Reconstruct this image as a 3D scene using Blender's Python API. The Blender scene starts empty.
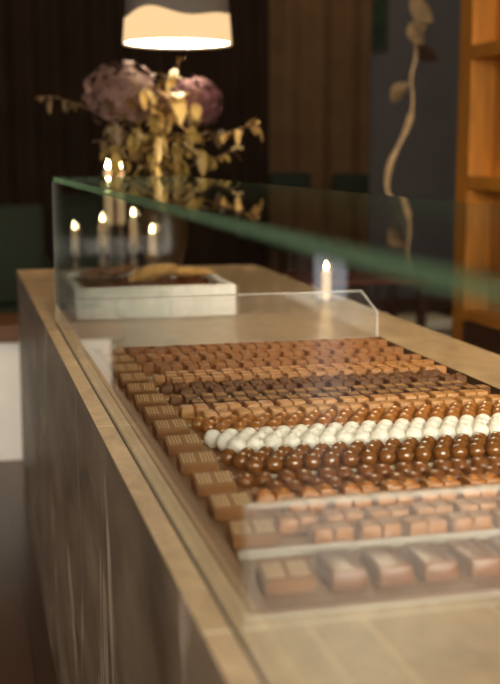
import bpy, bmesh, math, random
from mathutils import Vector, Matrix
random.seed(7)
C = bpy.context.scene.collection
PI = math.pi
U = 0.42                      # one unit of layout = eye height above the worktop, in metres
TOP = 0.90                    # worktop height
def P(x, y, z=0.0): return Vector((x*U, y*U, TOP + z*U))

# ------------------------------------------------------------------ materials
def lin(c):
    c = c/255.0
    return c/12.92 if c <= 0.04045 else ((c+0.055)/1.055)**2.4
def rgb(r, g, b): return (lin(r), lin(g), lin(b), 1.0)

def principled(name, col, rough=0.5, spec=0.5, var=0.0, vscale=20.0, bump=0.0, bscale=60.0, metal=0.0, sss=0.0, stretch=None, vcol=None):
    m = bpy.data.materials.new(name); m.use_nodes = True
    nt = m.node_tree; b = nt.nodes['Principled BSDF']
    b.inputs['Base Color'].default_value = col
    b.inputs['Roughness'].default_value = rough
    b.inputs['Specular IOR Level'].default_value = spec
    b.inputs['Metallic'].default_value = metal
    if sss:
        b.inputs['Subsurface Weight'].default_value = sss
        b.inputs['Subsurface Radius'].default_value = (0.01, 0.006, 0.003)
        b.inputs['Subsurface Scale'].default_value = 0.5
    tc = nt.nodes.new('ShaderNodeTexCoord')
    vec = tc.outputs['Object']
    if stretch:
        mp = nt.nodes.new('ShaderNodeMapping'); mp.inputs['Scale'].default_value = stretch
        nt.links.new(vec, mp.inputs['Vector']); vec = mp.outputs['Vector']
    if var > 0:
        n = nt.nodes.new('ShaderNodeTexNoise'); n.inputs['Scale'].default_value = vscale; n.inputs['Detail'].default_value = 6
        nt.links.new(vec, n.inputs['Vector'])
        r = nt.nodes.new('ShaderNodeValToRGB')
        d = vcol or tuple(c*(1-var) for c in col[:3])+(1,)
        r.color_ramp.elements[0].position = 0.35; r.color_ramp.elements[0].color = d
        r.color_ramp.elements[1].position = 0.65; r.color_ramp.elements[1].color = col
        nt.links.new(n.outputs['Fac'], r.inputs['Fac']); nt.links.new(r.outputs['Color'], b.inputs['Base Color'])
    if bump > 0:
        n2 = nt.nodes.new('ShaderNodeTexNoise'); n2.inputs['Scale'].default_value = bscale; n2.inputs['Detail'].default_value = 4
        nt.links.new(vec, n2.inputs['Vector'])
        bp = nt.nodes.new('ShaderNodeBump'); bp.inputs['Strength'].default_value = bump; bp.inputs['Distance'].default_value = 0.002
        nt.links.new(n2.outputs['Fac'], bp.inputs['Height']); nt.links.new(bp.outputs['Normal'], b.inputs['Normal'])
    return m

def emissive(name, col, strength):
    m = bpy.data.materials.new(name); m.use_nodes = True
    nt = m.node_tree; nt.nodes.clear()
    e = nt.nodes.new('ShaderNodeEmission'); e.inputs['Color'].default_value = col; e.inputs['Strength'].default_value = strength
    o = nt.nodes.new('ShaderNodeOutputMaterial'); nt.links.new(e.outputs[0], o.inputs[0])
    return m

def thin_glass(name, tint=(0.97, 0.985, 0.975, 1), rough=0.0, haze=0.0):
    """a pane: light passes straight through, each face mirrors by Fresnel"""
    m = bpy.data.materials.new(name); m.use_nodes = True
    nt = m.node_tree; nt.nodes.clear(); N = nt.nodes.new; L = nt.links.new
    tr = N('ShaderNodeBsdfTransparent'); tr.inputs[0].default_value = tint
    gl = N('ShaderNodeBsdfGlossy'); gl.inputs['Roughness'].default_value = rough
    geo = N('ShaderNodeNewGeometry')
    mr = N('ShaderNodeMapRange'); mr.inputs['To Min'].default_value = 1.5; mr.inputs['To Max'].default_value = 1/1.5
    L(geo.outputs['Backfacing'], mr.inputs['Value'])
    fr = N('ShaderNodeFresnel'); L(mr.outputs[0], fr.inputs['IOR'])
    mx = N('ShaderNodeMixShader'); L(fr.outputs[0], mx.inputs[0]); L(tr.outputs[0], mx.inputs[1]); L(gl.outputs[0], mx.inputs[2])
    o = N('ShaderNodeOutputMaterial')
    if haze:      # pale diffuse share mixed in, standing in for reflected haze and edge gleam
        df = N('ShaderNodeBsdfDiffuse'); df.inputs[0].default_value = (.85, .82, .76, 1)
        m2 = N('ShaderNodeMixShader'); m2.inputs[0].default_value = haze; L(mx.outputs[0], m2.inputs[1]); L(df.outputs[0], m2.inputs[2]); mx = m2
    L(mx.outputs[0], o.inputs[0])
    return m

def stone_top():
    m = principled('beige_stone', rgb(178, 146, 104), 0.34, 0.45, bump=0.12, bscale=120)
    nt = m.node_tree; N = nt.nodes.new; L = nt.links.new; b = nt.nodes['Principled BSDF']
    tc = N('ShaderNodeTexCoord'); sep = N('ShaderNodeSeparateXYZ'); L(tc.outputs['Object'], sep.inputs[0])
    mp = N('ShaderNodeMapping'); mp.inputs['Scale'].default_value = (9, 5, 9); L(tc.outputs['Object'], mp.inputs[0])
    n = N('ShaderNodeTexNoise'); n.inputs['Scale'].default_value = 1.6; n.inputs['Detail'].default_value = 9; n.inputs['Roughness'].default_value = .7
    n.inputs['Distortion'].default_value = 0.8; L(mp.outputs[0], n.inputs['Vector'])
    r = N('ShaderNodeValToRGB'); e = r.color_ramp.elements
    e[0].position = .3; e[0].color = rgb(140, 114, 82); e[1].position = .72; e[1].color = rgb(194, 166, 128)
    L(n.outputs['Fac'], r.inputs[0])
    cur = r.outputs['Color']
    def line(sock, v, eps, colr, gate=None):
        nonlocal cur
        c = N('ShaderNodeMath'); c.operation = 'COMPARE'; c.inputs[1].default_value = v; c.inputs[2].default_value = eps
        L(sock, c.inputs[0]); f = c.outputs[0]
        if gate is not None:
            g = N('ShaderNodeMath'); g.operation = 'LESS_THAN'; g.inputs[1].default_value = gate; L(sep.outputs['Y'], g.inputs[0])
            h = N('ShaderNodeMath'); h.operation = 'MULTIPLY'; L(f, h.inputs[0]); L(g.outputs[0], h.inputs[1]); f = h.outputs[0]
        mx = N('ShaderNodeMix'); mx.data_type = 'RGBA'; L(f, mx.inputs['Factor']); L(cur, mx.inputs[6]); mx.inputs[7].default_value = colr
        cur = mx.outputs[2]
    for y in (2.26, 4.2, 5.87, 7.6, 9.2): line(sep.outputs['Y'], y*U, 0.0022, rgb(214, 196, 164))
    for x in (0.69, 0.82, 1.12): line(sep.outputs['X'], x*U, 0.0014, rgb(205, 176, 134), 2.26*U)
    L(cur, b.inputs['Base Color'])
    return m

def stone_front():
    m = principled('dark_stone', rgb(96, 78, 62), 0.42, 0.4, bump=0.2, bscale=40)
    nt = m.node_tree; N = nt.nodes.new; L = nt.links.new; b = nt.nodes['Principled BSDF']
    tc = N('ShaderNodeTexCoord')
    n = N('ShaderNodeTexNoise'); n.inputs['Scale'].default_value = 9; n.inputs['Detail'].default_value = 12; n.inputs['Roughness'].default_value = .65
    m0 = N('ShaderNodeMapping'); m0.inputs['Scale'].default_value = (1, .32, .8); L(tc.outputs['Object'], m0.inputs[0]); L(m0.outputs[0], n.inputs['Vector'])
    r = N('ShaderNodeValToRGB'); e = r.color_ramp.elements
    e[0].position = .32; e[0].color = rgb(80, 68, 54); e[1].position = .68; e[1].color = rgb(136, 118, 98); L(n.outputs['Fac'], r.inputs[0])
    mp = N('ShaderNodeMapping'); mp.inputs['Scale'].default_value = (1, 1.3, .5); L(tc.outputs['Object'], mp.inputs[0])
    w = N('ShaderNodeTexNoise'); w.inputs['Scale'].default_value = 1.5; w.inputs['Detail'].default_value = 5; w.inputs['Distortion'].default_value = .6; L(mp.outputs[0], w.inputs['Vector'])
    s = N('ShaderNodeMath'); s.operation = 'SUBTRACT'; s.inputs[1].default_value = .5; L(w.outputs['Fac'], s.inputs[0])
    a = N('ShaderNodeMath'); a.operation = 'ABSOLUTE'; L(s.outputs[0], a.inputs[0])
    v = N('ShaderNodeMapRange'); v.inputs['From Min'].default_value = 0; v.inputs['From Max'].default_value = .009; v.inputs['To Min'].default_value = .9; v.inputs['To Max'].default_value = 0
    L(a.outputs[0], v.inputs['Value'])
    mx = N('ShaderNodeMix'); mx.data_type = 'RGBA'; L(v.outputs[0], mx.inputs['Factor']); L(r.outputs['Color'], mx.inputs[6]); mx.inputs[7].default_value = rgb(186, 168, 148)
    L(mx.outputs[2], b.inputs['Base Color'])
    return m

def plank_floor():
    m = principled('oak_floor', rgb(92, 60, 38), 0.3, 0.4)
    nt = m.node_tree; N = nt.nodes.new; L = nt.links.new; b = nt.nodes['Principled BSDF']
    tc = N('ShaderNodeTexCoord'); mp = N('ShaderNodeMapping'); mp.inputs['Scale'].default_value = (1, 1, 1); mp.inputs['Rotation'].default_value = (0, 0, PI/2)
    L(tc.outputs['Object'], mp.inputs[0])
    br = N('ShaderNodeTexBrick'); br.inputs['Scale'].default_value = 1; br.inputs['Brick Width'].default_value = 1.4; br.inputs['Row Height'].default_value = .14
    br.inputs['Mortar Size'].default_value = .003; br.inputs['Color1'].default_value = rgb(76, 48, 28); br.inputs['Color2'].default_value = rgb(62, 38, 22); br.inputs['Mortar'].default_value = rgb(40, 25, 16)
    L(mp.outputs[0], br.inputs['Vector']); L(br.outputs['Color'], b.inputs['Base Color'])
    return m

M = {}
M['top'] = stone_top(); M['front'] = stone_front(); M['floor'] = plank_floor()
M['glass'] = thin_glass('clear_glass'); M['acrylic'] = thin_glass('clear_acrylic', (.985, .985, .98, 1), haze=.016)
M['green_edge'] = principled('green_glass_edge', rgb(112, 146, 108), .25, .6)
_nt = M['green_edge'].node_tree; _t = _nt.nodes.new('ShaderNodeBsdfTransparent'); _t.inputs[0].default_value = (.62, .76, .60, 1)
_m = _nt.nodes.new('ShaderNodeMixShader'); _m.inputs[0].default_value = .52
_nt.links.new(_t.outputs[0], _m.inputs[1]); _nt.links.new(_nt.nodes['Principled BSDF'].outputs[0], _m.inputs[2]); _nt.links.new(_m.outputs[0], _nt.nodes['Material Output'].inputs[0])
M['acryl_edge'] = principled('polished_acrylic_edge', rgb(225, 216, 196), .2, .6)
M['acryl_rim'] = thin_glass('bevelled_acrylic_rim', (.95, .94, .9, 1), haze=.4)
M['glass_rim'] = thin_glass('ground_glass_rim', (.6, .72, .62, 1), haze=.25)
M['strip'] = principled('frosted_strip', rgb(232, 224, 205), .3, .5)
M['step'] = principled('milky_acrylic', rgb(196, 186, 170), .3, .5)
M['groove'] = principled('dark_channel', rgb(58, 50, 40), .5, .4)
M['tray'] = principled('tray_wood', rgb(124, 72, 24), .42, .4, var=.2, vscale=14, stretch=(8, 1, 8))
M['tray_floor'] = principled('tray_floor_wood', rgb(160, 112, 62), .5, .4, var=.15, vscale=10)
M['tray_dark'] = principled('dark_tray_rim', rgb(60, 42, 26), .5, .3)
def choc(n, col, rough=.4, spec=.45, var=.18, bump=.15, vs=90, bs=160): return principled(n, col, rough, spec, var, vs, bump, bs, sss=0)
M['milk_far'] = choc('cocoa_dusted_milk', rgb(150, 96, 44), .55, .4)
M['milk'] = choc('milk_chocolate', rgb(176, 118, 58), .45, .45)
M['dark'] = choc('dark_chocolate', rgb(104, 64, 28), .5, .35)
M['dark_top'] = choc('chopped_nut_topping', rgb(164, 118, 60), .55, .4, var=.3, bump=.5)
M['light'] = choc('caramel_chocolate', rgb(190, 134, 72), .4, .5, var=.06)
M['caramel'] = choc('glossy_caramel', rgb(166, 104, 44), .14, 1.0, var=.06, bump=0)
M['white'] = choc('white_chocolate', rgb(244, 238, 222), .35, .5, var=.02, bump=.15)
M['brown'] = choc('glossy_milk', rgb(128, 78, 32), .14, 1.0, var=.08, bump=0)
M['flat'] = choc('dark_milk', rgb(128, 78, 38), .28, .7, var=.1, bump=.03)
M['orange'] = choc('amber_caramel', rgb(178, 112, 46), .28, .7, var=.1, bump=.03)
M['rose'] = choc('rosy_milk', rgb(172, 116, 68), .4, .5, var=.1)
M['bar'] = choc('bar_milk', rgb(142, 94, 48), .45, .4, var=.08)
M['bar_stripe'] = choc('pale_drizzle', rgb(218, 184, 140), .4, .4, var=.03)
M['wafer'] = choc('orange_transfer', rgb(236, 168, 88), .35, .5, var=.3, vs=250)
M['box_white'] = principled('white_painted_wood', rgb(240, 236, 228), .55, .3, var=.05, vscale=8)
M['husk'] = principled('cocoa_husk', rgb(120, 68, 34), .7, .2, var=.5, vscale=40, bump=.8)
M['dry_leaf'] = principled('dry_gold_leaf', rgb(206, 158, 92), .55, .3, var=.35, vscale=30, bump=.5, bscale=50)
M['dry_brown'] = principled('dry_brown_leaf', rgb(146, 92, 48), .6, .3, var=.4, vscale=30, bump=.5, bscale=50)
M['wax'] = principled('ivory_wax', rgb(232, 206, 170), .45, .35, sss=.4)
M['wick'] = principled('burnt_wick', rgb(20, 16, 12), .9, .1)
M['flame'] = emissive('candle_flame', (1, .72, .36, 1), 22)
M['silver'] = principled('aged_silver', rgb(172, 150, 124), .3, .5, metal=.8)
M['cupglass'] = thin_glass('votive_glass', (.93, .9, .85, 1))
M['vase'] = principled('dark_bronze_glaze', rgb(64, 46, 26), .35, .5, var=.3, vscale=12)
M['hyd1'] = principled('dusty_lilac_petals', rgb(112, 84, 76), .7, .2, var=.55, vscale=50)
M['hyd2'] = principled('mauve_petals', rgb(96, 58, 62), .7, .2, var=.5, vscale=50)
M['gold'] = principled('gold_leaf', rgb(222, 186, 112), .5, .35, var=.3, vscale=25)
M['branch_gold'] = principled('muted_gold_leaf', rgb(168, 134, 76), .5, .35, var=.35, vscale=25)
M['olive'] = principled('olive_leaf', rgb(128, 104, 48), .55, .3, var=.35, vscale=25)
M['dim_leaf'] = principled('dusky_leaf', rgb(92, 72, 46), .6, .3, var=.3, vscale=25)
M['stem'] = principled('brown_stem', rgb(92, 66, 34), .7, .2)
M['shade_dark'] = principled('taupe_shade_fabric', rgb(92, 84, 76), .85, .15, var=.06, vscale=200)
M['shade_glow'] = emissive('glowing_shade_band', (1, .64, .32, 1), .42)
M['bulb_disc'] = emissive('lamp_diffuser', (1, .80, .54, 1), 12)
M['cord'] = principled('black_cord', rgb(18, 16, 15), .6, .3)
M['cur_dark'] = principled('black_brown_velvet', rgb(42, 29, 20), .9, .1, var=.3, vscale=3)
M['cur_brown'] = principled('brown_linen', rgb(88, 65, 42), .9, .1, var=.2, vscale=4)
M['wall_grey'] = principled('slate_plaster', rgb(86, 81, 80), .85, .2, var=.1, vscale=3)
M['wall'] = principled('umber_plaster', rgb(76, 60, 46), .9, .15, var=.1, vscale=3)
M['ceil'] = principled('ceiling_paint', rgb(96, 84, 70), .9, .1)
M['amber'] = principled('amber_oak', rgb(172, 110, 36), .45, .35, var=.3, vscale=5, stretch=(8, 8, 1))
M['oak'] = principled('oak_bench_top', rgb(104, 68, 40), .5, .35, var=.3, vscale=6, stretch=(1, 8, 8))
M['green'] = principled('bottle_green_velvet', rgb(28, 33, 22), .85, .2, var=.2, vscale=30)
M['darkwood'] = principled('walnut', rgb(70, 42, 26), .4, .4, var=.3, vscale=8)
M['redwood'] = principled('reddish_table_top', rgb(120, 62, 38), .35, .4, var=.2, vscale=8)
M['vine'] = principled('pale_driftwood', rgb(176, 146, 108), .75, .2, var=.3, vscale=20)
M['pale'] = principled('cream_canvas', rgb(236, 222, 194), .8, .2, var=.05)
M['frame'] = principled('window_frame_paint', rgb(60, 52, 44), .6, .3)
M['day'] = emissive('daylight_pane', (.92, .95, 1, 1), .30)
M['day_big'] = emissive('overcast_daylight', (1, .92, .79, 1), 9.5)
M['led'] = emissive('warm_shelf_light', (1, .58, .2, 1), 1.5)
M['down'] = emissive('warm_downlight', (1, .78, .52, 1), 26)
M['side_day'] = emissive('side_daylight', (1, .92, .80, 1), .65)
M['trim'] = principled('downlight_trim', rgb(200, 190, 176), .5, .3)
M['print'] = principled('dark_green_print', rgb(40, 52, 36), .7, .2, var=.5, vscale=8)

# ------------------------------------------------------------------ mesh helpers
def add_box(bm, lo, hi, mi=0):
    x0, y0, z0 = lo; x1, y1, z1 = hi
    v = [bm.verts.new(p) for p in ((x0,y0,z0),(x1,y0,z0),(x1,y1,z0),(x0,y1,z0),(x0,y0,z1),(x1,y0,z1),(x1,y1,z1),(x0,y1,z1))]
    fs = []
    for q in ((0,3,2,1),(4,5,6,7),(0,1,5,4),(1,2,6,5),(2,3,7,6),(3,0,4,7)):
        f = bm.faces.new([v[i] for i in q]); f.material_index = mi; fs.append(f)
    return v, fs
def add_tube(bm, pts, rad, n=8, mi=0, cap=True):
    pts = [Vector(p) for p in pts]
    if not hasattr(rad, '__len__'): rad = [rad]*len(pts)
    rings = []
    for i, p in enumerate(pts):
        t = (pts[min(i+1, len(pts)-1)] - pts[max(i-1, 0)]).normalized()
        a = Vector((1, 0, 0)) if abs(t.x) < .8 else Vector((0, 1, 0))
        u = t.cross(a).normalized(); w = t.cross(u)
        rings.append([bm.verts.new(p + (u*math.cos(2*PI*k/n) + w*math.sin(2*PI*k/n))*rad[i]) for k in range(n)])
    for a, b in zip(rings, rings[1:]):
        for k in range(n):
            f = bm.faces.new((a[k], a[(k+1) % n], b[(k+1) % n], b[k])); f.material_index = mi
    if cap:
        for r in (rings[0], rings[-1]):
            f = bm.faces.new(r); f.material_index = mi
def add_lathe(bm, prof, n=24, c=(0, 0, 0), mi=0):
    rings = []
    for r, z in prof:
        if r < 1e-6: rings.append([bm.verts.new((c[0], c[1], c[2]+z))])
        else: rings.append([bm.verts.new((c[0]+r*math.cos(2*PI*k/n), c[1]+r*math.sin(2*PI*k/n), c[2]+z)) for k in range(n)])
    for a, b in zip(rings, rings[1:]):
        for k in range(n):
            k2 = (k+1) % n
            q = [a[k % len(a)], a[k2 % len(a)], b[k2 % len(b)], b[k % len(b)]]
            u = []
            for v in q:
                if v not in u: u.append(v)
            if len(u) > 2:
                f = bm.faces.new(u); f.material_index = mi
def add_leaf(bm, base, d, length, width, up=Vector((0, 0, 1)), fold=.25, curl=.3, mi=0, n=6):
    d = Vector(d).normalized(); s = d.cross(up)
    if s.length < 1e-3: s = d.cross(Vector((1, 0, 0)))
    s.normalize(); nrm = s.cross(d).normalized()
    rows = []
    for i in range(n+1):
        t = i/n
        w = width*.5*math.sin(PI*min(1, t*.94+.04))**.8
        c = Vector(base) + d*length*t - nrm*curl*length*t*t
        rows.append((bm.verts.new(c - s*w + nrm*w*fold), bm.verts.new(c), bm.verts.new(c + s*w + nrm*w*fold)))
    for a, b in zip(rows, rows[1:]):
        for k in (0, 1):
            f = bm.faces.new((a[k], a[k+1], b[k+1], b[k])); f.material_index = mi
def mesh_of(name, bm, mats, smooth=True, bevel=0, seg=2):
    bmesh.ops.recalc_face_normals(bm, faces=bm.faces)
    if bevel:
        bmesh.ops.bevel(bm, geom=list(bm.edges), offset=bevel, segments=seg, affect='EDGES', profile=.5, clamp_overlap=True)
    me = bpy.data.meshes.new(name); bm.to_mesh(me); bm.free()
    if not isinstance(mats, (list, tuple)): mats = [mats]
    for m in mats: me.materials.append(m)
    if smooth:
        for p in me.polygons: p.use_smooth = True
        try: me.set_sharp_from_angle(angle=math.radians(42))
        except Exception: pass
    return me
def obj(name, bm, mats, parent=None, loc=None, smooth=True, bevel=0, seg=2):
    o = bpy.data.objects.new(name, mesh_of(name, bm, mats, smooth, bevel, seg)); C.objects.link(o)
    if parent is not None: o.parent = parent
    if loc is not None: o.location = loc
    return o
def tag(o, label, cat, group=None, kind=None):
    o['label'] = label; o['category'] = cat
    if group: o['group'] = group
    if kind: o['kind'] = kind
    return o
def thing(name, label, cat, loc=(0, 0, 0), rz=0, group=None):
    o = bpy.data.objects.new(name, None); C.objects.link(o); o.empty_display_size = .05
    o.location = loc; o.rotation_euler = (0, 0, rz)
    return tag(o, label, cat, group)
def struct(name, bm, m, parent=None, label=None, **k):
    o = obj(name, bm, m, parent, **k)
    if parent is None: o['kind'] = 'structure'
    if label: o['label'] = label
    return o
def dup(o, parent=None):
    c = o.copy(); C.objects.link(c)
    if parent is not None: c.parent = parent
    for ch in list(o.children): dup(ch, c)
    return c
def box(lo, hi, mi=0):
    bm = bmesh.new(); add_box(bm, lo, hi, mi); return bm

# ------------------------------------------------------------------ room shell
X0, X1, Y0, Y1, H = -4.2, 4.9, -2.9, 9.3, 3.3
struct('floor', box((X0, Y0, -.1), (X1, Y1, 0)), M['floor'], smooth=False)
struct('ceiling', box((X0, Y0, H), (X1, Y1, H+.1)), M['ceil'], smooth=False)
def wall_with_hole(axis, at, th, a0, a1, h0=None, h1=None, z0=0, z1=0):
    bm = bmesh.new()
    def q(p0, p1, c0, c1):
        if axis == 'y': add_box(bm, (p0, at, c0), (p1, at+th, c1))
        else: add_box(bm, (at, p0, c0), (at+th, p1, c1))
    if h0 is None: q(a0, a1, 0, H)
    else:
        q(a0, h0, 0, H); q(h1, a1, 0, H); q(h0, h1, z1, H)
        if z0 > 0: q(h0, h1, 0, z0)
    return bm
struct('wall_back', wall_with_hole('y', Y1, .15, X0, X1, -2.80, -2.40, .02, 2.3), M['wall_grey'], smooth=False)
struct('wall_left', wall_with_hole('x', X0-.15, .15, Y0, Y1, -1.2, 4.2, .5, 2.6), M['wall'], smooth=False)
struct('wall_right', wall_with_hole('x', X1, .15, Y0, Y1), M['wall'], smooth=False)
struct('wall_front', wall_with_hole('y', Y0-.15, .15, X0, X1, -2.0, 3.0, 1.35, 3.15), M['wall'], smooth=False)
def window(name, lo_x, hi_x, z0, z1, y, m, bars):
    bm = bmesh.new(); f = .05
    add_box(bm, (lo_x, y, z0), (lo_x+f, y+.08, z1)); add_box(bm, (hi_x-f, y, z0), (hi_x, y+.08, z1))
    add_box(bm, (lo_x+f, y, z0), (hi_x-f, y+.08, z0+f)); add_box(bm, (lo_x+f, y, z1-f), (hi_x-f, y+.08, z1))
    for k in range(1, bars):
        x = lo_x + (hi_x-lo_x)*k/bars
        add_box(bm, (x-.02, y+.01, z0+f), (x+.02, y+.07, z1-f))
    w = struct(name, bm, M['frame'], smooth=False)
    struct('window_pane', box((lo_x+f, y+.035, z0+f), (hi_x-f, y+.045, z1-f)), m, w, smooth=False)
window('window_1', -2.0, 3.0, 1.35, 3.15, Y0-.12, M['day_big'], 3)
window('window_2', -2.80, -2.40, .02, 2.3, Y1+.03, M['day'], 1)
bm = bmesh.new(); f = .06
for a, b, c, d in ((-1.2, -1.2+f, .5, 2.6), (4.2-f, 4.2, .5, 2.6), (1.5-f/2, 1.5+f/2, .5+f, 2.6-f), (-1.2+f, 4.2-f, .5, .5+f), (-1.2+f, 4.2-f, 2.6-f, 2.6)): add_box(bm, (X0-.12, a, c), (X0-.04, b, d))
w3 = struct('window_3', bm, M['frame'], smooth=False)  # unseen side window added as fill for the counter front
struct('window_pane', box((X0-.085, -1.14, .56), (X0-.075, 4.14, 2.54)), M['side_day'], w3, smooth=False)
def added_downlight(x, y, label):  # unseen ceiling lights added to brighten the back of the room
    p = thing('ceiling_light', label, 'lamp', (x, y, H), 0, 'recessed ceiling lights')
    bm = bmesh.new(); add_lathe(bm, [(.095, -.001), (.115, -.001), (.115, -.012), (.095, -.012), (.095, -.001)], 32); obj('trim', bm, M['trim'], p)
    bm = bmesh.new(); add_lathe(bm, [(0, -.002), (.093, -.002), (.093, -.006), (0, -.006)], 32); obj('diffuser', bm, M['down'], p)
for x, y, lb in ((2.9, 8.2, 'by the brown curtain'), (1.9, 6.6, 'between the shelving and the counter end'), (1.9, 4.2, 'beside the shelving'), (1.9, 1.8, 'above the staff side of the counter'), (-1.2, 6.6, 'over the floor left of the counter'), (-1.2, 3.2, 'over the customer side of the counter'), (-.6, 8.2, 'by the dark curtain')):
    added_downlight(x, y, 'round recessed ceiling light ' + lb)
bm = bmesh.new(); add_box(bm, (X0, Y1-.02, 0), (X1, Y1, .1)); struct('baseboard_back', bm, M['darkwood'], smooth=False)

# ------------------------------------------------------------------ curtains
def curtain(name, x0, x1, y, z0, z1, pitch, amp, m, label):
    bm = bmesh.new(); n = int((x1-x0)/pitch*10); cols = []
    for i in range(n+1):
        x = x0 + (x1-x0)*i/n
        ph = 2*PI*(x-x0)/pitch
        dy = amp*math.sin(ph) + amp*.35*math.sin(ph*.37+1.1)
        cols.append([bm.verts.new((x, y+dy+t, z)) for t in (0, .008) for z in (z0, z1)])
    for a, b in zip(cols, cols[1:]):
        for q in ((0, 1), (1, 3), (3, 2), (2, 0)):
            bm.faces.new((a[q[0]], a[q[1]], b[q[1]], b[q[0]]))
    for c in (cols[0], cols[-1]): bm.faces.new((c[0], c[1], c[3], c[2]))
    o = obj(name, bm, m); return tag(o, label, 'curtain')
curtain('dark_curtain', -2.2, 2.43, 9.05, .02, H-.02, .20, .045, M['cur_dark'], 'very dark floor-length curtain covering the back wall behind the flowers')
curtain('brown_curtain', 2.41, 3.31, 9.12, .02, H-.02, .26, .035, M['cur_brown'], 'brown floor-length curtain hanging beside the slate grey wall')

# ------------------------------------------------------------------ counter
cx0, cx1, cy0, cy1 = .462, 2.62, -.5, 10.3
tag(obj('stone_counter', box((cx0*U, cy0*U, 0), (cx1*U, cy1*U, TOP-.04)), M['front'], smooth=False),
    'long shop counter with a dark veined stone front', 'counter')
tx0, tx1, ty0, ty1 = .585, 2.232, 2.33, 5.95      # tray opening
bm = bmesh.new(); zt, zb = TOP, TOP-.04
add_box(bm, (cx0*U, cy0*U, zb), (tx0*U, cy1*U, zt)); add_box(bm, (tx1*U, cy0*U, zb), (cx1*U, cy1*U, zt))
add_box(bm, (tx0*U, cy0*U, zb), (tx1*U, ty0*U, zt)); add_box(bm, (tx0*U, ty1*U, zb), (tx1*U, cy1*U, zt))
bmesh.ops.remove_doubles(bm, verts=bm.verts, dist=1e-5)
bm.normal_update()
for f in bm.faces:
    if abs(f.calc_center_median().x - cx0*U) < 1e-4: f.material_index = 1
tag(obj('stone_worktop', bm, [M['top'], M['front']], smooth=False), 'beige stone worktop with fine pale joints along the counter', 'worktop')

# ------------------------------------------------------------------ glass case
gx, gt = .535, .013           # outer face of the side pane, thickness
GZ = .871; TT = .026; GN = .45; GF = 6.98
case = thing('glass_display_case', 'tall clear glass case with green edges standing along the counter front', 'display case', P(gx, GF, 0))
def pane(name, lo, hi, thin, gm, em, parent):
    """slab whose two big faces are clear and whose narrow faces are the edge material"""
    org = parent.location
    bm = bmesh.new(); lo = P(*lo)-org; hi = P(*hi)-org
    v, fs = add_box(bm, lo, hi)
    bm.normal_update()
    for f in fs: f.material_index = 2 if thin != 2 and f.normal[2] < -.5 else 0 if abs(f.normal[thin]) > .5 else 3 if thin == 0 and f.normal[1] > .5 else 0 if thin != 2 else 1
    return obj(name, bm, [gm, em, M['top'], M['glass_rim']], parent, smooth=False)
pane('side_pane', (gx, GN, .002), (gx+gt, GF, GZ-TT-.001), 0, M['glass'], M['green_edge'], case)
pane('top_pane', (gx+.010, GN, GZ-TT), (1.345, GF+.02, GZ), 2, M['glass'], M['green_edge'], case)
pane('end_pane', (gx+gt, GF-.022, .002), (1.25, GF, GZ-TT), 1, M['glass'], M['green_edge'], case)
bm = bmesh.new(); o0 = case.location
add_box(bm, P(gx-.007, GN, 0)-o0, P(gx-.001, GF, .003)-o0)
obj('glazing_channel', bm, M['groove'], case, smooth=False)

# ------------------------------------------------------------------ tray
tray = thing('wooden_tray', 'shallow wooden tray of chocolates sunk in the stone worktop', 'tray', P(.5*(tx0+tx1), .5*(ty0+ty1), -.09))
o0 = tray.location
TF = -.032                    # tray floor
obj('tray_floor', box(P(tx0+.004, ty0+.004, -.055)-o0, P(tx1-.004, ty1-.004, TF)-o0), M['tray_floor'], tray, smooth=False)
obj('rim', box(P(tx0+.004, ty0+.004, TF)-o0, P(tx0+.055, ty1-.004, .006)-o0), M['tray'], tray, smooth=False, bevel=.001)
obj('rim', box(P(tx1-.009, ty0+.004, TF)-o0, P(tx1-.001, ty1-.004, .003)-o0), M['tray_dark'], tray, smooth=False)  # right rim: its shade is put into a darker colour
obj('rim', box(P(tx0+.055, ty0+.004, TF)-o0, P(tx1-.009, ty0+.02, .004)-o0), M['tray'], tray, smooth=False)
obj('rim', box(P(tx0+.055, ty1-.02, TF)-o0, P(tx1-.009, ty1-.004, .004)-o0), M['tray'], tray, smooth=False)

# clear guards at both ends of the tray
def guard(y, label):
    w0, w1, h, th = .565, 2.235, .262, .016
    prof = [(w0, .001), (w1, .001), (w1, .14), (w1-.10, h), (w0, h)]
    org = P(.5*(w0+w1), y, 0)
    bm = bmesh.new()
    a = [bm.verts.new(P(x, y-th/2, z)-org) for x, z in prof]; b = [bm.verts.new(P(x, y+th/2, z)-org) for x, z in prof]
    for loop, yy in ((a, -th/2), (b, th/2)):     # pale border with the edge gleam put into its colour, then the clear face
        e = .008; ins = [(w0, .001), (w1-e, .001), (w1-e, .14-e*.4), (w1-.10-e*.4, h-e), (w0, h-e)]
        q = [bm.verts.new(P(x, y+yy, z)-org) for x, z in ins]
        bm.faces.new(q)
        for i in (1, 2, 3):
            k = (i+1) % 5
            f = bm.faces.new((loop[i], loop[k], q[k], q[i])); f.material_index = 2
    for i in range(5):
        f = bm.faces.new((a[i], a[(i+1) % 5], b[(i+1) % 5], b[i])); f.material_index = 1
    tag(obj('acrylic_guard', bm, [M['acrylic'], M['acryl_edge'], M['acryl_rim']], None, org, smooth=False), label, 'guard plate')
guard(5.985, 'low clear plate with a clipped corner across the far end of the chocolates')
guard(2.305, 'low clear plate across the near end of the chocolates, close to camera')

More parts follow.
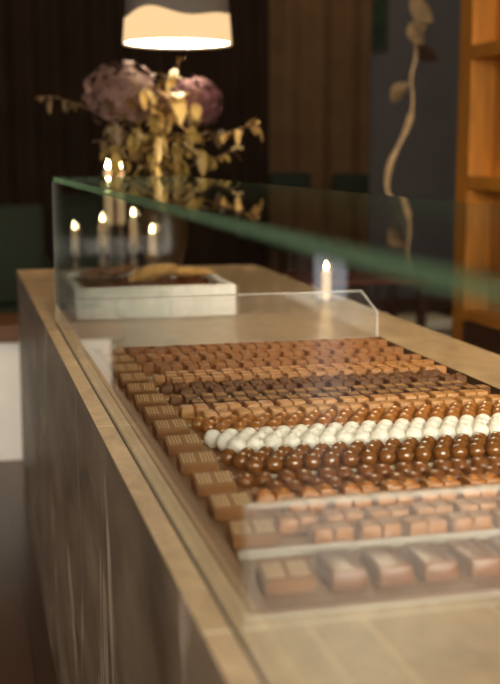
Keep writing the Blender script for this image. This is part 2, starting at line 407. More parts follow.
# ------------------------------------------------------------------ chocolates
def choc_square(w, d, h, mats, kind='plain'):
    bm = bmesh.new(); t = .92
    v, fs = add_box(bm, (-w/2, -d/2, 0), (w/2, d/2, h))
    for q in v[4:]: q.co.x *= t; q.co.y *= t
    bmesh.ops.bevel(bm, geom=list(bm.edges), offset=min(w, d)*.09, segments=3, affect='EDGES', profile=.5)
    if kind == 'nut':
        for f in bm.faces:
            if f.calc_center_median().z > h*.97: f.material_index = 1
        r = random.Random(3)
        for k in range(14):
            x, y = r.uniform(-.36, .36)*w, r.uniform(-.36, .36)*d; s = r.uniform(.05, .09)*w
            add_lathe(bm, [(s, 0), (s*.8, s*.6), (0, s*.9)], 5, (x, y, h*.97), 1)
    if kind == 'dome':
        add_lathe(bm, [(w*.34, 0), (w*.31, h*.14), (w*.2, h*.26), (0, h*.3)], 12, (0, 0, h*.97), 0)
    if kind == 'ridge':
        for x in (-.2, .2): 
            add_tube(bm, [(x*w, -d*.34, h), (x*w, d*.34, h)], w*.035, 6)
    if kind == 'grid':
        for x in (-.25, 0, .25):
            for y in (-.2, .2): add_box(bm, ((x-.09)*w, (y-.14)*d, h*.97), ((x+.09)*w, (y+.14)*d, h*1.07))
    return mesh_of('praline', bm, mats)
def choc_ball(r, m, ridge=False):
    bm = bmesh.new(); prof = [(0, 0), (r*.45, 0)]
    for k in range(1, 12):
        a = -PI/2 + PI*(k+.9)/12.9
        prof.append((r*math.cos(a), r*.98 + r*math.sin(a)*.98))
    prof.append((0, r*1.96))
    add_lathe(bm, prof, 24)
    if ridge:
        for k in range(3):
            a = .6 + k*.5
            add_tube(bm, [(r*1.0*math.cos(t)*math.cos(a*0), r*1.01*math.sin(t)*.0 + (k-1)*r*.35, r*.98 + math.sqrt(max(0, 1-((k-1)*.35)**2))*r*math.sin(t)) for t in [PI*(.15+.7*i/8) for i in range(9)]], r*.05, 5)
    return mesh_of('truffle', bm, m)
def choc_oval(w, d, h, m):
    bm = bmesh.new()
    add_lathe(bm, [(0, 0), (.44, 0), (.5, .2), (.47, .55), (.36, .85), (.2, .97), (0, 1)], 22)
    for v in bm.verts: v.co.x *= w; v.co.y *= d; v.co.z *= h
    add_tube(bm, [(-.3*w, 0, h*.9), (-.1*w, .06*d, h*1.0), (.1*w, -.06*d, h*1.0), (.3*w, 0, h*.9)], w*.035, 5)
    return mesh_of('oval', bm, m)
Q = .056*U
ms = dict(
    far=choc_square(Q, Q*1.05, .045*U, M['milk_far'], 'ridge'), mid=choc_square(Q, Q, .045*U, M['milk']),
    dome=choc_square(Q, Q*1.3, .040*U, M['dark'], 'dome'), nut=choc_square(Q, Q*1.2, .038*U, [M['dark'], M['dark_top']], 'nut'),
    light=choc_square(Q, Q*1.3, .045*U, M['light']), orange=choc_square(Q, Q*1.3, .040*U, M['orange'], 'dome'),
    rose=choc_square(Q, Q*1.3, .042*U, M['rose'], 'ridge'), caramel=choc_ball(.0295*U, M['caramel']),
    white=choc_ball(.0328*U, M['white']), brown=choc_ball(.0295*U, M['brown']), oval=choc_oval(.062*U, .075*U, .036*U, M['flat']),
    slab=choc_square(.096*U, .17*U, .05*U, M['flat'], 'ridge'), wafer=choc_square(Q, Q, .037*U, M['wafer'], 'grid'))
# camera basis -------------------------------------------------------------
FPX = 1150.0; PITCH = math.atan(187/FPX)
d1 = Vector((-292, 187, -FPX)).normalized(); up = Vector((0, math.cos(PITCH), math.sin(PITCH)))
yv = (d1 - up*d1.dot(up)).normalized(); xv = yv.cross(up)
R = Matrix((xv, yv, up))
def pix(p):
    c = R.transposed() @ (Vector(p) - Vector((0, 0, TOP+U)))
    return 250 + FPX*c.x/-c.z, 342 - FPX*c.y/-c.z
XL, XR, EXTRA = .815, 2.222, 130
BARW = .135
def put(name, me, x, y, label, cat, group, jit=.05):
    o = bpy.data.objects.new(name, me); C.objects.link(o)
    o.location = P(x, y, TF); o.rotation_euler = (0, 0, random.uniform(-jit, jit))
    return tag(o, label, cat, group)
def in_view(x, y):
    return pix(P(x, y, 0))[0] < 500 + EXTRA
def square_rows(name, key, rows, label, cat, group, special=None):
    pp = .1345; n = 0
    for r, (y, st) in enumerate(rows):
        x = XL + .03 + st*pp/2
        while x + Q/U < XR:
            for k in (0, 1):
                xx = x + k*.0572
                if xx < XR-.03 and in_view(xx, y):
                    if special and special == (r, n): pass
                    put(name, ms[key], xx + random.uniform(-.0012, .0012), y + random.uniform(-.002, .002), label, cat, group)
            x += pp
def ball_rows(name, key, rows, pitch, label, cat, group):
    for r, y in enumerate(rows):
        x = XL + .03 + (-r*.56*pitch) % pitch
        while x < XR-.03:
            if in_view(x, y): put(name, ms[key], x + random.uniform(-.001, .001), y + random.uniform(-.001, .001), label, cat, group, 3)
            x += pitch
B = [('far', [(5.865, 0), (5.787, 1)], 'small cocoa-brown square praline in the farthest band, against the far clear plate', 'square pralines in the farthest band'),
     ('far', [(5.625, 0), (5.547, 1)], 'small cocoa-brown square praline in the second band from the far end', 'square pralines in the second farthest band'),
     ('far', [(5.385, 0), (5.307, 1)], 'small cocoa-brown square praline in the third band from the far end', 'square pralines in the third farthest band'),
     ('mid', [(5.145, 1), (5.07, 0), (4.995, 1)], 'milk-brown square praline in the band just behind the dark pralines', 'milk pralines behind the dark ones')]
for key, rows, lab, grp in B: square_rows('milk_praline', key, rows, lab, 'chocolate', grp)
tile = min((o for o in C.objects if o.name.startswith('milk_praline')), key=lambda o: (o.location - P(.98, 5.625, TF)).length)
tile.data = ms['wafer']; tile.name = 'patterned_praline'; del tile['group']  # one praline given a mottled lighter orange and a raised grid
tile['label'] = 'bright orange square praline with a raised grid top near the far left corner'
square_rows('dark_praline', 'dome', [(4.88, 0), (4.775, 1)], 'dark glossy domed square praline in the farther dark band', 'chocolate', 'domed dark pralines')
square_rows('dark_praline', 'nut', [(4.645, 0), (4.53, 1)], 'dark square praline with a speckled rough top in the nearer dark band', 'chocolate', 'speckled dark pralines')
square_rows('caramel_praline', 'light', [(4.41, 0), (4.29, 1)], 'pale caramel-coloured smooth square praline behind the round caramel truffles', 'chocolate', 'pale caramel square pralines')
ball_rows('round_truffle', 'caramel', [4.16, 4.095, 4.03], .0655, 'glossy caramel-brown round truffle in the band behind the white ones', 'chocolate', 'caramel round truffles')
ball_rows('round_truffle', 'white', [3.915, 3.85, 3.785], .0655, 'white round truffle in the only white band across the tray', 'chocolate', 'white round truffles')
ball_rows('round_truffle', 'brown', [3.665, 3.60, 3.535], .0655, 'glossy darker brown round truffle in the band in front of the white ones', 'chocolate', 'brown round truffles')
square_rows('oval_praline', 'oval', [(3.43, 0), (3.32, 1)], 'flat reddish-brown oval chocolate in front of the brown round truffles', 'chocolate', 'flat oval chocolates')
square_rows('caramel_praline', 'orange', [(3.20, 0), (3.09, 1)], 'amber domed square praline in front of the flat oval chocolates', 'chocolate', 'amber domed pralines')
square_rows('caramel_praline', 'rose', [(2.96, 0), (2.85, 1)], 'rosy milk-brown square praline behind the large near slabs', 'chocolate', 'rosy square pralines')
x = XL + .06
while x < XR-.05:
    if in_view(x, 2.55): put('chocolate_slab', ms['slab'], x, 2.57, 'large brown chocolate slab in the nearest band, beside the near clear plate', 'chocolate', 'large slabs in the nearest band', .04)
    x += .118

# ribbed bars down the left side of the tray, one per band
bands = ['farthest band of square pralines', 'second farthest band of square pralines', 'third farthest band of square pralines', 'milk-brown squares behind the dark pralines',
         'domed dark pralines', 'speckled dark pralines', 'pale caramel square pralines', 'caramel round truffles', 'white round truffles', 'darker brown round truffles',
         'flat oval chocolates', 'amber domed pralines', 'rosy square pralines', 'large nearest slabs']
def bar_mesh():
    bm = bmesh.new(); w, d, h0, h1 = .125*U, .088*U, .032*U, .056*U
    v, fs = add_box(bm, (-w/2, -d/2, 0), (w/2, d/2, h0))
    for q in v[6:8]: q.co.z = h1                      # back edge higher: the top slopes to the customer
    bmesh.ops.bevel(bm, geom=list(bm.edges), offset=.0013, segments=2, affect='EDGES')
    sl = (h1-h0)/d
    for g in (-1, 1):
        for k in range(4):
            x = g*w*.25 + (k-1.5)*w*.095
            y0, y1 = -d*.30, d*.34
            for (ya, yb) in ((y0, y1),):
                za, zc = h0+(ya+d/2)*sl, h0+(yb+d/2)*sl
                add_tube(bm, [(x, ya, za), (x, yb, zc)], w*.034, 6, 1)
    return mesh_of('ribbed_bar', bm, [M['bar'], M['bar_stripe']])
bar_me = bar_mesh()
by = [5.79, 5.55, 5.31, 5.07, 4.83, 4.59, 4.35, 4.11, 3.87, 3.62, 3.37, 3.13, 2.88, 2.55]
for y, nm in zip(by, bands):
    o = bpy.data.objects.new('ribbed_chocolate_bar', bar_me); C.objects.link(o)
    o.location = P(.728, y, TF); o.rotation_euler = (0, 0, random.uniform(-.03, .06))
    tag(o, 'striped chocolate bar at the left end of the ' + nm, 'chocolate bar', 'ribbed bars down the left side')
# pale strips between the bands
edges = [5.685, 5.445, 5.205, 4.945, 4.71, 4.47, 4.225, 3.975, 3.727, 3.48, 3.255, 3.025, 2.76]
for i, y in enumerate(edges):
    h, xa, xb, m, th = (.012, XL-.005, XR-.11, 'strip', .0022) if i < 12 else (.024, .66, XR-.03, 'step', .0018)
    o = obj('divider_strip', box((-(xb-xa)/2*U, -th, 0), ((xb-xa)/2*U, th, h*U)), M[m], None, P((xa+xb)/2, y, TF), smooth=False, bevel=.0008)
    tag(o, 'thin pale strip in front of the ' + bands[i], 'divider', 'divider strips in the tray')

# ------------------------------------------------------------------ white box of dried leaves
bx0, bx1, byy0, byy1, bh = .655, 1.665, 7.0, 8.02, .198
wb = thing('white_box', 'open white wooden box filled with dried leaves on the counter', 'box', P((bx0+bx1)/2, (byy0+byy1)/2, 0))
o0 = wb.location; t = .05
obj('base', box(P(bx0+t, byy0+t, .002)-o0, P(bx1-t, byy1-t, .03)-o0), M['box_white'], wb, smooth=False)
obj('side_panel', box(P(bx0, byy0, .002)-o0, P(bx1, byy0+t, bh)-o0), M['box_white'], wb, smooth=False, bevel=.003)
obj('side_panel', box(P(bx0, byy1-t, .002)-o0, P(bx1, byy1, bh)-o0), M['box_white'], wb, smooth=False, bevel=.003)
obj('side_panel', box(P(bx0, byy0+t, .002)-o0, P(bx0+t, byy1-t, bh)-o0), M['box_white'], wb, smooth=False, bevel=.003)
obj('side_panel', box(P(bx1-t, byy0+t, .002)-o0, P(bx1, byy1-t, bh)-o0), M['box_white'], wb, smooth=False, bevel=.003)
bm = bmesh.new(); n = 26; r = random.Random(5)
grid = [[bm.verts.new(P(bx0+t+.01+(bx1-bx0-2*t-.02)*i/n, byy0+t+.01+(byy1-byy0-2*t-.02)*j/n, .150+r.uniform(-.03, .035))) for j in range(n+1)] for i in range(n+1)]
low = [[bm.verts.new(P(bx0+t+.01+(bx1-bx0-2*t-.02)*i, byy0+t+.01+(byy1-byy0-2*t-.02)*j, .031)) for j in (0, 1)] for i in (0, 1)]
for i in range(n):
    for j in range(n): bm.faces.new((grid[i][j], grid[i+1][j], grid[i+1][j+1], grid[i][j+1]))
bm.faces.new([grid[i][0] for i in range(n+1)]+[low[1][0], low[0][0]]); bm.faces.new([grid[i][n] for i in range(n, -1, -1)]+[low[0][1], low[1][1]])
bm.faces.new([grid[0][j] for j in range(n, -1, -1)]+[low[0][0], low[0][1]]); bm.faces.new([grid[n][j] for j in range(n+1)]+[low[1][1], low[1][0]])
bm.faces.new((low[0][0], low[1][0], low[1][1], low[0][1]))
tag(obj('cocoa_husks', bm, M['husk'], smooth=False), 'loose brown cocoa husks filling the white box', 'cocoa husks', kind='stuff')
def curled_leaf(L, W, mat, depth=.35):
    """boat-shaped dried leaf or pod shell with thickness"""
    bm = bmesh.new(); n, k = 14, 6; lay = []
    for off in (0, -.003):
        rows = []
        for i in range(n+1):
            u = i/n; w = W/2*math.sin(PI*(.03+.94*u))**.7
            rows.append([bm.verts.new(((u-.5)*L, w*math.sin((j/k-.5)*PI*.9), w*depth*2*(1-math.cos((j/k-.5)*PI*.9)) + .18*L*(2*u-1)**2*.35 + off)) for j in range(k+1)])
        lay.append(rows)
    for rows in lay:
        for a, b in zip(rows, rows[1:]):
            for j in range(k): bm.faces.new((a[j], a[j+1], b[j+1], b[j]))
    for e in (0, k):
        for i in range(n): bm.faces.new((lay[0][i][e], lay[0][i+1][e], lay[1][i+1][e], lay[1][i][e]))
    for e in (0, n):
        for j in range(k): bm.faces.new((lay[0][e][j], lay[0][e][j+1], lay[1][e][j+1], lay[1][e][j]))
    return bm
leaves = [(1.20, 7.35, .235, .42, .16, .55, .16, 'dry_leaf', 'long pale gold dried leaf shell lying across the front of the white box'),
          (1.45, 7.50, .225, .34, .13, -.15, 0, 'dry_leaf', 'gold-brown dried leaf shell at the right end of the white box'),
          (1.02, 7.62, .235, .30, .12, .8, .12, 'dry_brown', 'brown curled dried leaf in the middle of the white box'),
          (.82, 7.40, .22, .26, .11, 1.2, 0, 'dry_brown', 'brown curled dried leaf at the left end of the white box'),
          (.88, 7.80, .215, .26, .10, .2, .1, 'dry_brown', 'brown curled dried leaf in the back left corner of the white box'),
          (1.30, 7.85, .22, .32, .12, .35, .1, 'dry_leaf', 'gold dried leaf at the back of the white box')]
for x, y, z, L, W, rz, ry, m, lab in leaves:
    o = obj('dried_leaf', curled_leaf(L*U, W*U, m), M[m], None, P(x, y, z-.015)); o.rotation_euler = (.15, -ry, rz)
    tag(o, lab, 'dried leaf', 'dried leaves in the white box')

# ------------------------------------------------------------------ candles
def flame_bm(h):
    bm = bmesh.new(); add_lathe(bm, [(0, 0), (h*.14, h*.08), (h*.21, h*.25), (h*.19, h*.45), (h*.11, h*.72), (0, h)], 12); return bm
def candle(x, y, zbase, ztip, r, label, fh=.085):
    c = thing('candle', label, 'candle', P(x, y, zbase), 0, 'lit candles on the counter')
    body = (ztip - fh - .012 - zbase)*U
    bm = bmesh.new(); add_lathe(bm, [(0, 0), (r*.96, 0), (r, .004), (r, body-.003), (r*.8, body), (r*.35, body-.0025), (0, body-.003)], 20)
    obj('wax_body', bm, M['wax'], c)
    bm = bmesh.new(); add_tube(bm, [(0, 0, body-.004), (.0004, 0, body+.004), (.0012, 0, body+.009)], .0009, 6); obj('wick', bm, M['wick'], c)
    obj('flame', flame_bm(fh*U), M['flame'], c, (0, 0, body+.004))
    return c
def stick(x, y, h, label, r=.030):
    bm = bmesh.new(); H_ = h*U
    add_lathe(bm, [(0, 0), (r*1.25, 0), (r*1.25, .004), (r*.7, .010), (r*.28, .018), (r*.24, H_*.35), (r*.45, H_*.42), (r*.24, H_*.5), (r*.24, H_*.68), (r*.5, H_*.78), (r*.55, H_*.9), (r*.62, H_), (0, H_)], 24)
    tag(obj('candlestick', bm, M['silver'], None, P(x, y, 0)), label, 'candlestick', 'turned candlesticks on the counter')
cs = [(.907, 9.6, .215, .470, 'leftmost and shortest-looking lit candle behind the white box', 'slim turned candlestick at the left end of the row, behind the white box'),
      (1.139, 9.6, .25, .535, 'lit candle second from the left behind the white box, in front of the tall pair', 'turned candlestick second from the left, in front of the tall pair'),
      (1.399, 9.6, .26, .575, 'lit candle just right of the tall pair, highest of the four low ones', 'turned candlestick just right of the tall candle pair'),
      (1.492, 9.2, .20, .460, 'low lit candle furthest right of the four behind the white box', 'turned candlestick furthest right of the row behind the white box')]
for x, y, zb_, zt_, lab, slab in cs:
    stick(x, y, zb_, slab, .036 if x > 1 else .026); candle(x, y, zb_, zt_, .0145 if x > 1 else .0125, lab, .078)
for x, y, zt_, nm in ((1.240, 9.95, .965, 'left'), (1.348, 10.0, .962, 'right')):
    stick(x, y, .40, 'tall turned candlestick under the %s candle of the tall pair' % nm, .013)
    candle(x, y, .40, zt_, .016, 'tall pale lit candle rising above the glass top, %s one of the close pair' % nm, .078)
bm = bmesh.new(); add_lathe(bm, [(0, 0), (.026, 0), (.034, .004), (.034, .006), (.024, .003), (0, .003)], 28)
tag(obj('candle_dish', bm, M['silver'], None, P(2.45, 7.6, 0)), 'small round metal dish under the lone candle right of the white box', 'candle dish')
candle(2.45, 7.6, .008, .285, .0155, 'short lone lit candle on a small dish right of the white box', .07)

# ------------------------------------------------------------------ vase and bouquet
VX, VY = 1.70, 9.85
bm = bmesh.new()
add_lathe(bm, [(0, 0), (.05, 0), (.062, .01), (.085, .10), (.088, .16), (.07, .23), (.042, .29), (.036, .33), (.046, .37), (.041, .37), (.031, .33), (.036, .29), (.06, .23), (.07, .16), (.06, .05), (0, .03)], 36)
tag(obj('bronze_vase', bm, M['vase'], None, P(VX, VY, 0)), 'dark bronze glazed vase holding the purple and gold flowers', 'vase')
bq = thing('flower_bouquet', 'loose bouquet of two purple hydrangea heads and golden leaves in the dark vase', 'flowers', P(VX, VY, .80))
o0 = bq.location
def hydrangea(c, rx, m, n, seed, lab):
    r = random.Random(seed); bm = bmesh.new(); c = P(*c)-o0
    add_lathe(bm, [(0, -rx*.62), (rx*.5, -rx*.45), (rx*.72, 0), (rx*.5, rx*.45), (0, rx*.62)], 14, c, 1)
    for i in range(n):
        z = r.uniform(-.8, 1); a = r.uniform(0, 2*PI); q = math.sqrt(1-z*z)
        d = Vector((q*math.cos(a), q*math.sin(a), z)); p = c + Vector((d.x*rx, d.y*rx, d.z*rx*.86))*r.uniform(.72, 1.12)
        s = d.cross(Vector((.3, .2, .9))).normalized(); w = d.cross(s)
        tw = r.uniform(0, PI)
        s, w = s*math.cos(tw)+w*math.sin(tw), w*math.cos(tw)-s*math.sin(tw)
        k = r.uniform(.012, .019)
        for (e, f) in ((s, w), (w, -s), (-s, -w), (-w, s)):
            v = [bm.verts.new(x) for x in (p, p+(e*.75+f*.45)*k*.8+d*.002, p+e*k*1.25+d*.003, p+(e*.75-f*.45)*k*.8+d*.002)]
            bm.faces.new(v)
    o = obj('hydrangea_head', bm, [m, M['stem']], bq); o['label'] = lab
hydrangea((1.37, 9.85, 1.49), .128, M['hyd1'], 300, 1, 'dusty lilac hydrangea head on the left')
hydrangea((1.96, 9.85, 1.44), .102, M['hyd2'], 230, 2, 'mauve hydrangea head on the right')
def spray(name, pts, m, nl, ll, lw, seed, droop=.6, lab=None):
    r = random.Random(seed); bm = bmesh.new(); pp = [P(*p)-o0 for p in pts]
    add_tube(bm, pp, [.0035*(1-.6*i/(len(pp)-1)) for i in range(len(pp))], 6, 1)
    for i in range(nl):
        t = min(.999, max(.12, (i+.6+r.uniform(-.7, .7))/nl))*(len(pp)-1); k = min(int(t), len(pp)-2); f = t-k
        b = pp[k].lerp(pp[k+1], f); d = (pp[k+1]-pp[k]).normalized()
        side = d.cross(Vector((0, 0, 1))); side = side.normalized() if side.length > .1 else Vector((1, 0, 0))
        dirv = d*r.uniform(.1, .5) + side*(1 if i % 2 else -1)*r.uniform(.3, .9) + Vector((0, 0, r.uniform(-1, .45)*droop*1.4)) + Vector((r.uniform(-.4, .4), r.uniform(-.2, .2), 0))
        add_leaf(bm, b, dirv, ll*r.uniform(.55, 1.35), lw*r.uniform(.7, 1.3), fold=.3, curl=r.uniform(.1, .5))
    o = obj(name, bm, [m, M['stem']], bq)
    if lab: o['label'] = lab
V0 = (VX, VY, .82)
spray('leafy_branch', [V0, (1.85, 9.8, 1.05), (2.2, 9.75, 1.18), (2.38, 9.7, 1.23), (2.52, 9.7, 1.27)], M['branch_gold'], 15, .058, .028, 11, lab='golden leaved branch reaching right')
spray('leafy_branch', [V0, (1.95, 9.7, .92), (2.15, 9.6, .99), (2.3, 9.6, 1.06)], M['olive'], 14, .05, .024, 12)
spray('leafy_branch', [V0, (1.5, 9.9, 1.12), (1.1, 9.95, 1.38), (.85, 10, 1.47), (.68, 10, 1.49)], M['dim_leaf'], 16, .05, .024, 13, droop=.9, lab='dusky leaved branch reaching left')
spray('leafy_branch', [V0, (1.45, 9.6, 1.0), (1.25, 9.55, 1.12), (1.12, 9.5, 1.1)], M['dim_leaf'], 12, .05, .03, 14)
spray('leafy_branch', [V0, (1.66, 9.5, 1.15), (1.64, 9.35, 1.42), (1.72, 9.3, 1.66)], M['gold'], 14, .075, .034, 15, lab='pale golden leaves in the middle')
spray('leafy_branch', [V0, (1.62, 9.45, 1.1), (1.56, 9.2, 1.2), (1.52, 9.1, 1.02), (1.5, 9.05, .86)], M['gold'], 16, .06, .022, 16, droop=1.1)
spray('leafy_branch', [V0, (1.74, 9.4, 1.05), (1.72, 9.2, 1.16), (1.7, 9.1, .98), (1.68, 9.05, .80)], M['olive'], 16, .07, .03, 17, droop=1.1)
spray('leafy_branch', [V0, (1.72, 9.8, 1.3), (1.78, 9.8, 1.6), (1.84, 9.8, 1.78)], M['olive'], 12, .05, .025, 18)
spray('leafy_branch', [V0, (1.35, 9.75, 1.0), (1.25, 9.7, 1.1), (1.33, 9.6, 1.0), (1.36, 9.55, .9)], M['olive'], 10, .065, .04, 19)
spray('leafy_branch', [V0, (1.66, 9.6, 1.3), (1.62, 9.5, 1.5), (1.56, 9.4, 1.56), (1.46, 9.35, 1.5)], M['gold'], 7, .10, .042, 21, droop=.8)
spray('leafy_branch', [V0, (1.7, 9.6, 1.3), (1.74, 9.5, 1.5), (1.82, 9.4, 1.5), (1.9, 9.35, 1.40)], M['gold'], 7, .10, .042, 22, droop=.8)
for q, (x, z, m) in enumerate(((1.3, 1.28, 'dim_leaf'), (1.42, 1.22, 'olive'), (1.55, 1.34, 'olive'), (1.86, 1.25, 'olive'), (2.0, 1.2, 'dim_leaf'), (1.64, 1.66, 'olive'), (1.3, 1.05, 'olive'), (1.95, 1.05, 'olive'))):
    spray('leafy_branch', [V0, ((VX+x)/2+.02, 9.55, (.82+z)/2+.08), (x, 9.45, z), (x+(x-VX)*.25, 9.4, z-.06)], M[m], 13, .062, .03, 40+q, droop=.9)
bm = bmesh.new()
for i, (x, z) in enumerate(((1.44, 1.38), (2.05, 1.32), (1.64, 1.3), (1.75, 1.2))):
    add_tube(bm, [P(VX, VY, .76)-o0, P(VX*.8+x*.2, VY, .88)-o0, P(x, VY, z)-o0], .004, 6)
obj('stems', bm, M['stem'], bq)

# ------------------------------------------------------------------ pendant lamps over the counter
def pendant(x, y, zb_, label):
    p = thing('pendant_lamp', label, 'lamp', P(x, y, zb_), 0, 'pendant lamps over the counter')
    r0, r1, h, n = .196, .176, .26, 72
    def ring(bm, r, zf): return [bm.verts.new((r(k)*math.cos(2*PI*k/n), r(k)*math.sin(2*PI*k/n), zf(k))) for k in range(n)]
    def wave(k):
        a = 2*PI*k/n
        return .098 + .012*math.sin(3*a+2.3) + .006*math.sin(5*a+.5)
    R_ = lambda z: r0 + (r1-r0)*z/h
    def shell(za, zb2, mat, nm, th=.003):
        bm = bmesh.new()
        rs = [ring(bm, lambda k: R_(za(k)), za), ring(bm, lambda k: R_(zb2(k)), zb2), ring(bm, lambda k: R_(zb2(k))-th, zb2), ring(bm, lambda k: R_(za(k))-th, za)]
        for a, b in zip(rs, rs[1:]+rs[:1]):
            for k in range(n): bm.faces.new((a[k], a[(k+1) % n], b[(k+1) % n], b[k]))
        return obj(nm, bm, mat, p)
    shell(wave, lambda k: h, M['shade_dark'], 'lamp_shade')
    shell(lambda k: 0, wave, M['shade_glow'], 'glowing_band')
    bm = bmesh.new(); add_lathe(bm, [(0, .006), (r0-.008, .006), (r0-.008, .010), (0, .010)], 48); obj('diffuser', bm, M['bulb_disc'], p)
    bm = bmesh.new(); add_lathe(bm, [(r1-.004, h-.004), (r1-.004, h-.001), (0, h-.001), (0, h-.004), (r1-.004, h-.004)], 48); obj('top_plate', bm, M['shade_dark'], p)
    zc = H - (TOP+zb_*U)
    bm = bmesh.new(); add_tube(bm, [(0, 0, h-.002), (0, 0, zc)], .003, 8); add_lathe(bm, [(0, zc-.03), (.04, zc-.025), (.05, zc-.001), (0, zc-.001)], 20); obj('cord', bm, M['cord'], p)
pendant(1.864, 10.0, 1.938, 'drum pendant lamp with a glowing lower band above the flowers')
pendant(1.864, 5.6, 2.06, 'drum pendant lamp hanging over the middle of the chocolates')  # out-of-view lamp added to light the chocolates

# ------------------------------------------------------------------ shelving at the right
sx, sy0, sy1 = 5.42, 6.4, 12.1
sh = thing('oak_shelving', 'warm amber wooden shelving unit with deep lit compartments at the right', 'shelving', (sx*U, sy1*U, 0)); o0 = sh.location
def sb(name, lo, hi, m, parent=None): return obj(name, box(Vector(lo)-o0, Vector(hi)-o0), m, parent or sh, smooth=False)
D = .34; X = sx*U; PW = .13
ys = [sy0*U, 3.5, 4.3, sy1*U]
for y in ys: sb('upright', (X, y-PW, 0), (X+.12, y, 2.6), M['amber'])
sb('back_panel', (X+.12, ys[0]-PW, 0), (X+.15, ys[-1], 2.6), M['amber'])
for z in (.0, .56, 1.165, 1.75, 2.54):
    for a, b in zip(ys, ys[1:]):
        shf = sb('shelf', (X+.004, a, z), (X+.12, b-PW, z+.045), M['amber'])
        if z > 1 and z < 2.5:
            sb('lip', (X-.004, a, z), (X+.004, b-PW, z+.06), M['amber'], shf)
            sb('shelf_light', (X+.075, a+.04, z+.046), (X+.095, b-PW-.04, z+.054), M['led'], shf)  # hidden strip added to brighten the lower part of each compartment
for a, b in zip(ys, ys[1:]): sb('door', (X-.004, a+.004, .05), (X+.003, b-PW-.004, .555), M['darkwood'])

# ------------------------------------------------------------------ furniture behind
def upholstered_chair(name, loc, rz, w, seat_z, back_z, label, group, m='green', arms=True):
    c = thing(name, label, 'chair', loc, rz, group)
    d = .46
    obj('seat', box((-w/2, -d/2, seat_z-.10), (w/2, d/2, seat_z)), M[m], c, bevel=.025, seg=3)
    obj('backrest', box((-w/2, d/2-.09, seat_z+.005), (w/2, d/2, back_z)), M[m], c, bevel=.025, seg=3)
    if arms:
        for s in (-1, 1): obj('armrest', box((s*w/2-.035 if s < 0 else w/2-.045, -d/2+.03, seat_z+.003), (s*w/2+.045 if s < 0 else w/2+.035, d/2-.095, seat_z+.2)), M[m], c, bevel=.015)
    for sx_ in (-1, 1):
        for sy_ in (-1, 1):
            bm = bmesh.new(); add_tube(bm, [(sx_*(w/2-.05)*1.08, sy_*(d/2-.05)*1.08, 0), (sx_*(w/2-.05), sy_*(d/2-.05), seat_z-.10)], [.013, .018], 10); obj('leg', bm, M['darkwood'], c)
    return c
upholstered_chair('armchair', (.09, 13.6*U, 0), PI, .58, .62, 1.09, 'dark green upholstered chair left of the counter behind the white bench', 'green upholstered chairs')
upholstered_chair('armchair', (-.12, 16.2*U, 0), PI, .58, .62, 1.10, 'second dark green chair further back, behind the one left of the counter', 'green upholstered chairs')
upholstered_chair('bar_stool', (5.35*U, 18.2*U, 0), 0, .30, .78, 1.20, 'dark green bar stool before the brown curtain, nearer the flowers', 'green bar stools', arms=False)
upholstered_chair('bar_stool', (6.42*U, 18.2*U, 0), 0, .26, .78, 1.19, 'dark green bar stool before the brown curtain, beside the hanging vine', 'green bar stools', arms=False)
bn = thing('white_bench', 'low white bench with a wooden top on the floor past the counter end', 'bench', (.02, 12.2*U, 0)); 
obj('base', box((-.19, -.13, 0), (.34, .22, .525)), M['box_white'], bn, smooth=False, bevel=.004)
obj('seat_board', box((-.24, -.16, .526), (.38, .25, .60)), M['oak'], bn, smooth=False, bevel=.004)
tb = thing('low_table', 'low dark table with a reddish top beyond the counter', 'table', (5.95*U, 17.0*U, 0))
obj('tabletop', box((-.42, -.3, .51), (.42, .3, .54)), M['redwood'], tb, smooth=False, bevel=.005)
for a in (-1, 1):
    for b in (-1, 1): obj('leg', box((a*.37-.025, b*.25-.025, 0), (a*.37+.025, b*.25+.025, .51)), M['darkwood'], tb, smooth=False)
bm = bmesh.new(); add_box(bm, (-.24, -.2, 0), (.24, .2, .09))
o = obj('floor_cushion', bm, M['pale'], None, (8.1*U, 19.6*U, 0), bevel=.035, seg=4); tag(o, 'flat pale floor cushion lying beyond the counter near the grey wall', 'cushion')
# framed print on the grey wall
fr = thing('framed_print', 'small dark green print in a thin frame high on the grey wall', 'picture', (8.12*U, Y1, 2.16))
bm = bmesh.new(); add_box(bm, (-.10, -.03, 0), (.10, -.002, .50)); obj('print', box((-.085, -.034, .015), (.085, -.0305, .485)), M['print'], fr, smooth=False)
obj('frame', bm, M['darkwood'], fr, smooth=False)

# hanging dried vine
vn = thing('hanging_vine', 'pale twisted dried vine hanging from the ceiling before the grey wall', 'dried vine', (5.28*U, 13*U, H))
o0 = vn.location
pts = [Vector((5.3*U, 13*U, H))] + [Vector(q) for q in ((2.221, 5.46, 2.352), (2.21, 5.46, 2.164), (2.234, 5.46, 2.033), (2.195, 5.46, 1.927), (2.214, 5.46, 1.808), (2.19, 5.46, 1.696), (2.203, 5.46, 1.59), (2.185, 5.46, 1.482), (2.134, 5.46, 1.369), (2.088, 5.46, 1.271), (2.075, 5.46, 1.157), (2.114, 5.46, 1.082), (2.164, 5.46, 0.996), (2.187, 5.46, 0.905))]
def smooth_pts(p, k=4):
    out = []
    for i in range(len(p)-1):
        a, b, c, d = p[max(i-1, 0)], p[i], p[i+1], p[min(i+2, len(p)-1)]
        for j in range(k):
            t = j/k
            out.append(.5*((2*b)+(c-a)*t+(2*a-5*b+4*c-d)*t*t+(3*b-a-3*c+d)*t**3))
    return out+[p[-1]]
sp = smooth_pts(pts)
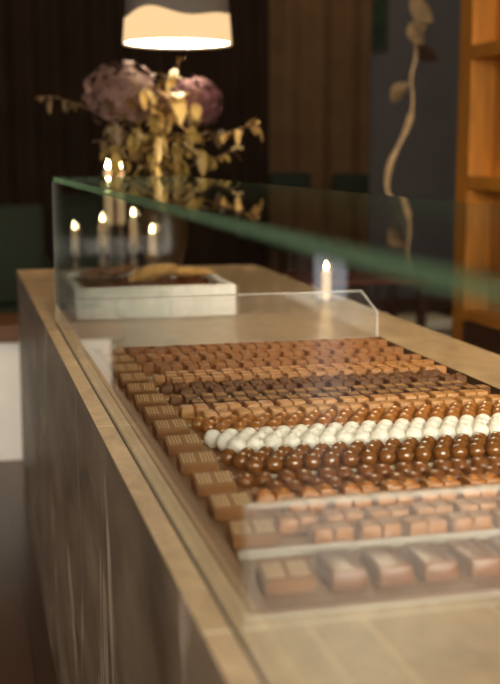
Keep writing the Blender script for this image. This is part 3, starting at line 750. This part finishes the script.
bm = bmesh.new(); add_tube(bm, [p-o0 for p in sp], [.011+.008*(math.sin(i*.35)**2) if i > 30 else .008 for i in range(len(sp))], 9); obj('stem', bm, M['vine'], vn)
for i, (b0, dx, dz, ll, lw) in enumerate((((2.186, 5.46, 2.093), 0.5, -0.9, 0.17, 0.09), ((2.25, 5.46, 2.052), -0.3, -1, 0.16, 0.08), ((2.184, 5.46, 1.965), 0.3, -0.9, 0.13, 0.08), ((2.237, 5.46, 1.928), -0.5, -0.6, 0.11, 0.07), ((2.18, 5.46, 1.667), -0.8, -0.5, 0.17, 0.085), ((2.202, 5.46, 1.851), 0.75, -0.5, 0.13, 0.08), ((2.158, 5.46, 1.007), -0.8, -0.5, 0.13, 0.05))):
    bm = bmesh.new(); b0 = Vector(b0)-o0
    add_leaf(bm, b0, (dx, -.2, dz), ll, lw, up=Vector((0, 1, .2)), fold=.5, curl=.35)
    g = bmesh.ops.solidify(bm, geom=bm.faces[:], thickness=.002)
    obj('dried_leaf', bm, M['vine'] if i != 5 else M['darkwood'], vn)

# ------------------------------------------------------------------ world, camera
w = bpy.data.worlds.new('room_air'); bpy.context.scene.world = w; w.use_nodes = True
w.node_tree.nodes['Background'].inputs[0].default_value = (1, .8, .6, 1); w.node_tree.nodes['Background'].inputs[1].default_value = .02
cd = bpy.data.cameras.new('camera'); cam = bpy.data.objects.new('camera', cd); C.objects.link(cam)
cam.matrix_world = Matrix.Translation((0, 0, TOP+U)) @ R.to_4x4()
cd.sensor_fit = 'VERTICAL'; cd.sensor_height = 36; cd.lens = FPX/684*36
cd.clip_start = .02
cd.dof.use_dof = True; cd.dof.aperture_fstop = 3.6
fp = R.transposed() @ (P(1.5, 4.25, 0) - Vector((0, 0, TOP+U)))
cd.dof.focus_distance = -fp.z
sc = bpy.context.scene; sc.camera = cam
sc.view_settings.view_transform = 'Standard'; sc.view_settings.look = 'None'; sc.view_settings.gamma = 1; sc.view_settings.exposure = 1.36
sc.view_settings.use_curve_mapping = False
sc.cycles.transparent_max_bounces = 24; sc.cycles.max_bounces = 10; sc.cycles.use_denoising = True
